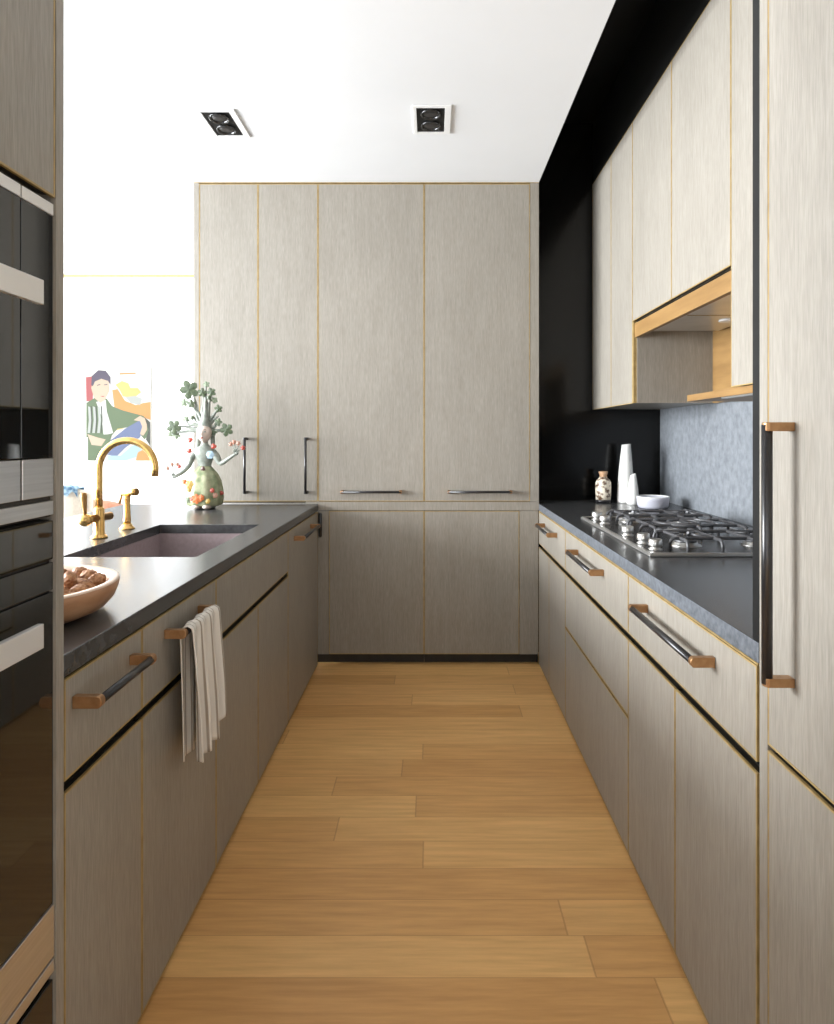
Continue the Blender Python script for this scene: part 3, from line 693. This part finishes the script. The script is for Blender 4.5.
t = thing('figurine', 'ceramic woman figurine with leafy branches for hair and spread arms on the left worktop', 'figurine', (FX, FY, ZT))
W0 = fp(375, 0).x
def fz(cy): return fp(0, cy).z-ZT
bm = B()
lathe(bm, [(.074, fz(926)), (.090, fz(915)), (.096, fz(880)), (.094, fz(820)), (.085, fz(755)), (.066, fz(705)), (.045, fz(675)), (.032, fz(655))], (W0, FY, ZT), 48, 1, .85, wob=lambda u, z: 1+.035*math.sin(u*2*PI*9))
obj('skirt', bm, M_SKIRT, t)
bm = B()
lathe(bm, [(.036, fz(668)), (.034, fz(650)), (.042, fz(615)), (.055, fz(580)), (.058, fz(555)), (.046, fz(530)), (.024, fz(515)), (.017, fz(500)), (.018, fz(470))], (W0, FY, ZT), 32, 1, .72)
def ptube(bm, pts, rad, seg=12):
    pts = [Vector(p) for p in pts]; out = []; ro = []
    n = len(pts)
    for i in range(n-1):
        p0 = pts[max(i-1, 0)]; p1 = pts[i]; p2 = pts[i+1]; p3 = pts[min(i+2, n-1)]
        for k in range(5):
            s = k/5
            out.append(.5*((2*p1)+(p2-p0)*s+(2*p0-5*p1+4*p2-p3)*s*s+(-p0+3*p1-3*p2+p3)*s**3)); ro.append(rad[i]*(1-s)+rad[i+1]*s)
    out.append(pts[-1]); ro.append(rad[-1]); tube(bm, out, ro, seg)
ptube(bm, [fp(330, 560), fp(295, 590, -.01), fp(275, 655, -.02), fp(235, 700, -.035), fp(190, 728, -.045)], [.022, .019, .013, .010, .0075])
ptube(bm, [fp(430, 565), fp(462, 595, -.01), fp(492, 636, -.02), fp(550, 605, -.035), fp(605, 570, -.045)], [.022, .019, .013, .010, .0075])
for hx, hy, sg in ((190, 728, -1), (605, 570, 1)):    # palms with five fingers
    h = fp(hx, hy, -.046)
    ball(bm, h+Vector((sg*.004, 0, .002)), (.010, .007, .010), 12, 8)
    for k in range(5):
        a = PI/2-sg*(.95-k*.42); ln = (.016, .022, .024, .021, .015)[k]
        d = Vector((math.cos(a), -.2, math.sin(a))); tube(bm, [h+d*.006, h+d*(.006+ln*.6), h+d*(.006+ln)+Vector((0, -.004, 0))], [.0032, .0028, .002], 8)
obj('torso', bm, M_CER, t)
# head with face
hc = fp(375, 432, -.008)
bm = B(); ball(bm, hc, (.040, .038, .052), 32, 24)
for v in bm.verts:
    d = v.co-hc
    if d.z < 0: v.co.x = hc.x+d.x*(1-.38*(-d.z/.052)**1.5)
    fx_, fz_ = d.x, d.z
    if d.y < 0:
        v.co.y -= .010*math.exp(-(fx_/.006)**2-((fz_+.004)/.013)**2)            # nose
        v.co.y += .005*math.exp(-((abs(fx_)-.015)/.008)**2-((fz_-.008)/.007)**2)  # sockets
        v.co.y -= .003*math.exp(-(fx_/.010)**2-((fz_+.024)/.005)**2)
hd = obj('head', bm, M_FACE, t)
for s in (-1, 1):
    bm = B(); ball(bm, hc+Vector((s*.015, -.0335, .007)), (.0068, .004, .0036), 12, 8); obj('eye', bm, M_CER, hd)
    bm = B(); tube(bm, [hc+Vector((s*.007, -.0365, .016)), hc+Vector((s*.015, -.036, .0195)), hc+Vector((s*.023, -.031, .016))], [.001, .0016, .001], 6); obj('eyebrow', bm, M_BROWN, hd)
bm = B(); ball(bm, hc+Vector((0, -.0385, -.0245)), (.0085, .004, .0035), 12, 8); obj('mouth', bm, M_RED, hd)
# trunk hair
bm = B()
ptube(bm, [fp(375, 415, .012), fp(378, 370), fp(380, 330), fp(382, 280), fp(380, 215)], [.046, .034, .022, .015, .007])
for q in ([(355, 360), (330, 300), (300, 260), (285, 235)], [(350, 370), (320, 320), (315, 250), (300, 190), (278, 150)], [(365, 350), (355, 280), (365, 220), (360, 165)],
          [(395, 345), (400, 270), (405, 210), (422, 160)], [(405, 350), (430, 310), (450, 285), (470, 268)], [(410, 365), (435, 335), (465, 315)],
          [(410, 400), (440, 385), (462, 362)], [(415, 420), (450, 415), (490, 410), (520, 408)], [(345, 405), (290, 400), (230, 385), (180, 388)],
          [(345, 385), (300, 372), (268, 375), (243, 340)], [(345, 415), (270, 418), (200, 425), (150, 440)], [(390, 340), (378, 200), (380, 110)], [(345, 380), (310, 350), (296, 325)], [(355, 340), (320, 280), (250, 225)]):
    n = len(q); ptube(bm, [fp(a, b, .006+.004*math.sin(a)) for a, b in q], [.012-.0085*i/(n-1) for i in range(n)], 9)
# two strands falling behind the face
ptube(bm, [fp(340, 400, .02), fp(325, 470, .02), fp(318, 540, .015)], [.018, .014, .010]); ptube(bm, [fp(412, 400, .02), fp(420, 470, .02), fp(425, 540, .015)], [.015, .012, .009])
obj('branch_hair', bm, M_CER, t)
def leaf(c, r, m, name='leaf', lobes=5, rot=0, tilt=.0, deep=.42):
    bm = B(); pts = []; n = lobes*6
    for i in range(n):
        a = 2*PI*i/n; k = 1-deep*(.5-.5*math.cos(lobes*a))**2.4+.05*math.cos(3*lobes*a)
        pts.append((r*k*math.cos(a+rot), r*k*math.sin(a+rot)))
    th = .004
    f0 = bm.verts.new(c+Vector((0, -.006, 0))); b0 = bm.verts.new(c+Vector((0, th, 0)))
    A = [bm.verts.new(c+Vector((p[0], -th/2+tilt*p[1], p[1]))) for p in pts]; Bv = [bm.verts.new(c+Vector((p[0], th/2+tilt*p[1], p[1]))) for p in pts]
    for i in range(n):
        j = (i+1) % n
        bm.faces.new((f0, A[i], A[j])); bm.faces.new((b0, Bv[j], Bv[i])); bm.faces.new((A[i], Bv[i], Bv[j], A[j]))
    return obj(name, bm, m, t)
for cx, cy, r, pale in ((272, 135, 62, 0), (360, 155, 30, 0), (422, 152, 30, 0), (285, 230, 28, 0), (228, 222, 28, 1), (470, 265, 27, 0), (467, 357, 27, 0), (525, 408, 44, 0),
                        (437, 425, 24, 0), (168, 390, 48, 0), (243, 337, 24, 1), (133, 437, 22, 1), (176, 442, 30, 1), (380, 98, 22, 1), (292, 325, 17, 0), (405, 190, 15, 0), (435, 205, 22, 1)):
    leaf(fp(cx, cy, -.004 if not pale else .012), r/6.825/K*1.06, M_LEAFP if pale else M_LEAF, rot=random.uniform(0, 6), tilt=random.uniform(-.3, .3), deep=.38)
for cx, cy, r, m in ((275, 478, 20, M_RED), (270, 553, 20, M_RED), (445, 520, 19, M_RED), (235, 762, 18, M_ORG), (498, 838, 16, M_RED), (388, 670, 17, M_BROWN)):
    leaf(fp(cx, cy, -.055 if m is M_BROWN else -.02 if cx > 300 else .0), r/6.825/K, m, 'bud', lobes=3, rot=random.uniform(0, 6), deep=.25)
leaf(fp(435, 577, -.052), 28/6.825/K, M_BLUE, 'shoulder_rose', lobes=6, deep=.15)
for cx, cy, m, r in ((360, 870, M_ORG, 34), (330, 868, M_RED, 20), (390, 862, M_ORG, 22), (305, 775, M_YEL, 30), (300, 810, M_YEL, 18), (455, 815, M_RED, 17), (470, 850, M_PINK, 20), (430, 885, M_YEL, 18), (290, 880, M_LEAFP, 22)):
    p = fp(cx, cy); dx = p.x-W0; p.y = FY-.85*math.sqrt(max(.0001, .096**2-dx*dx))-.003
    leaf(p, r/6.825/K, m, 'skirt_flower', lobes=6, rot=random.uniform(0, 6), deep=.3)
for cx, cy, m in ((148, 668, M_PINK), (178, 640, M_PINK), (213, 640, M_PINK), (228, 655, M_RED), (595, 492, M_PINK), (625, 500, M_PINK), (655, 530, M_RED), (573, 505, M_PINK)):
    leaf(fp(cx, cy, -.05), 17/6.825/K, m, 'blossom', lobes=5, rot=random.uniform(0, 6), deep=.5)
bm = B()
for a, b in (((185, 715), (150, 668)), ((187, 712), (180, 642)), ((190, 712), (222, 648)), ((600, 555), (595, 495)), ((605, 555), (630, 502)), ((608, 560), (655, 532)), ((600, 555), (574, 507))):
    tube(bm, [fp(*a, -.046), fp(*b, -.048)], .0025, 6)
obj('posy_stem', bm, M_CER, t)
for cx in (345, 412):
    bm = B(); ball(bm, Vector((fp(cx, 0).x, FY-.045, ZT+.016)), (.022, .038, .0155), 16, 10); obj('shoe', bm, M_FACE, t)
bm = B(); lathe(bm, [(.05, .001), (.055, .012), (.05, .03)], (W0, FY+.01, ZT), 24); obj('base', bm, M_CER, t)

# ------------------------------------------------------------------ painting on the far wall
PXW = 5.7195; KP = 640/5.70
t = thing('painting', 'unframed colourful painting of a seated figure on the white far wall', 'painting', ((117.5-432)/KP, 5.71, 1.30+(436-461)/KP))
def pp(cx, cy): return ((80+cx/9.31-432)/KP, 1.30+(436-360-cy/9.31)/KP)
bm = B(); a = pp(45, 940); b = pp(660, 58); box(bm, a[0], b[0], 5.70, PXW, a[1], b[1]); M_CANV = mat('canvas_cream', (.29, .28, .255), .8); obj('canvas', bm, M_CANV, t)
def ink(name, r, g, b_): return mat(name, (r*.34, g*.34, b_*.34), .8)
I = dict(red=ink('paint_red', .45, .10, .10), hair=ink('paint_hair', .10, .08, .12), skin=ink('paint_skin', .66, .50, .36), green=ink('paint_green', .14, .20, .10), shirt=ink('paint_shirt', .72, .72, .66),
         orange=ink('paint_orange', .68, .33, .10), yellow=ink('paint_yellow', .66, .55, .18), blue=ink('paint_blue', .16, .20, .34), pale=ink('paint_pale_blue', .42, .58, .60), dark=ink('paint_dark', .07, .08, .06), grey=ink('paint_grey', .48, .50, .46))
keys = list(I); bm = B(); lay = [0]
def poly(col, pts):
    lay[0] += 1; y = 5.70-.00015*lay[0]
    vs = [bm.verts.new((pp(*p)[0], y, pp(*p)[1])) for p in pts]; f = bm.faces.new(vs); f.material_index = keys.index(col)
poly('orange', [(300, 280), (350, 270), (420, 380), (520, 420), (590, 400), (658, 390), (658, 560), (560, 520), (400, 470), (320, 440)])
poly('yellow', [(330, 230), (390, 195), (450, 215), (470, 260), (540, 260), (570, 300), (520, 340), (440, 345), (400, 340), (370, 280)])
poly('grey', [(420, 345), (520, 335), (580, 360), (560, 420), (470, 400)])
poly('yellow', [(280, 520), (400, 540), (480, 570), (400, 640), (320, 660), (260, 600)])
poly('red', [(55, 160), (125, 150), (120, 380), (60, 385)])
poly('green', [(60, 400), (140, 350), (250, 360), (300, 430), (400, 470), (590, 520), (640, 580), (655, 680), (600, 740), (500, 620), (350, 640), (300, 700), (60, 720)])
poly('shirt', [(150, 390), (240, 370), (250, 480), (310, 680), (220, 700), (200, 520)])
poly('skin', [(120, 200), (200, 170), (270, 200), (275, 290), (230, 375), (190, 400), (130, 350), (105, 260)])
poly('hair', [(105, 235), (110, 150), (170, 95), (240, 100), (285, 160), (285, 235), (262, 195), (200, 175), (140, 200), (120, 245)])
for x0 in (75, 120, 165): poly('grey', [(x0, 430), (x0+22, 440), (x0+32, 560), (x0+20, 680), (x0-5, 680), (x0+8, 560)])
for x0 in (100, 145, 195): poly('dark', [(x0, 430), (x0+10, 430), (x0+16, 560), (x0+8, 680), (x0, 680), (x0+6, 560)])
poly('blue', [(270, 760), (420, 640), (560, 560), (600, 620), (560, 720), (420, 820), (340, 900), (250, 880)])
poly('skin', [(500, 560), (560, 520), (620, 550), (625, 650), (590, 705), (560, 690), (580, 620), (560, 570)])
poly('green', [(75, 700), (300, 690), (270, 800), (200, 935), (75, 935)])
poly('skin', [(70, 690), (160, 720), (240, 740), (200, 800), (110, 790)])
poly('pale', [(260, 890), (380, 890), (480, 800), (560, 780), (600, 820), (540, 900), (420, 936), (260, 930)])
poly('orange', [(540, 860), (655, 800), (655, 936), (520, 936)])
poly('dark', [(600, 530), (655, 580), (655, 800), (615, 740), (640, 650)])
poly('hair', [(160, 232), (190, 225), (192, 232), (162, 240)]); poly('hair', [(225, 228), (258, 225), (258, 232), (227, 235)]); poly('red', [(190, 335), (235, 335), (215, 345)])
poly('orange', [(370, 122), (520, 118), (520, 130), (372, 136)])
obj('painted_surface', bm, [I[k] for k in keys], t)

# ------------------------------------------------------------------ chairs in the far room
M_CREAM = noise_mat('cream_upholstery', (.50, .45, .38), (.58, .53, .45), nscale=80, rough=.85)
M_LEATH = noise_mat('cognac_leather', (.30, .13, .08), (.40, .19, .12), nscale=60, rough=.5)
M_LEGW = noise_mat('chair_leg_wood', (.20, .11, .05), (.30, .18, .09), nscale=30, rough=.5)
def chair(name, cx, cy, top, mt, label, w=.5, d=.5):
    t = thing(name, label, 'chair', (cx, cy, 0)); hw = w/2
    bm = B(); box(bm, cx-hw, cx+hw, cy-d/2, cy+d/2, .36, .47); obj('seat', bm, mt, t, bevel=.03, seg=4)
    bm = B()
    n = 12; prev = None
    for i in range(n+1):                                # curved back facing the far wall
        u = -1+2*i/n; x = cx+hw*u; y = cy-d/2-.02+.10*u*u
        zt = top-.05*u*u
        ring = [bm.verts.new((x, y, .44)), bm.verts.new((x, y, zt)), bm.verts.new((x, y+.06, zt)), bm.verts.new((x, y+.06, .44))]
        if prev:
            for k in range(4): bm.faces.new((prev[k], ring[k], ring[(k+1) % 4], prev[(k+1) % 4]))
        else: bm.faces.new(ring)
        prev = ring
    bm.faces.new(prev[::-1]); obj('backrest', bm, mt, t, bevel=.02, seg=3)
    for sx_ in (-1, 1):
        for sy_ in (-1, 1):
            bm = B(); tube(bm, [(cx+sx_*(hw-.05), cy+sy_*(d/2-.06), .37), (cx+sx_*(hw-.02), cy+sy_*(d/2-.03), 0)], [.02, .013], 10); obj('leg', bm, M_LEGW, t)
    return t
chair('dining_chair', -2.44, 4.30, .985, M_CREAM, 'pale cream upholstered chair in the far room behind the faucet', w=.46)
chair('leather_chair', -2.62, 5.05, .83, M_LEATH, 'low brown leather chair in the far room between faucet and spray', w=.52)
# blue folded throw over the cream chair's back
bm = B(); n = 10; prev = None
for i in range(n+1):
    u = i/n; x = -2.33+.07*u; y0 = 4.30-.25-.02+.10*((x+2.44)/.23)**2; zt = .985-.05*((x+2.44)/.23)**2
    ring = [bm.verts.new((x, y0-.012, zt-.035-.02*math.sin(u*7))), bm.verts.new((x, y0-.012, zt+.010)), bm.verts.new((x, y0+.072, zt+.010)), bm.verts.new((x, y0+.072, zt-.04))]
    if prev:
        for k in range(3): bm.faces.new((prev[k], ring[k], ring[k+1], prev[k+1]))
    prev = ring
M_BLUEC = noise_mat('blue_cloth', (.06, .14, .24), (.30, .42, .50), nscale=40, rough=.9, lo=.4, hi=.6)
o = solo('folded_cloth', bm, M_BLUEC, 'small blue cloth over the back of the cream chair', 'cloth')
s = o.modifiers.new('solid', 'SOLIDIFY'); s.thickness = .004; s.offset = 1
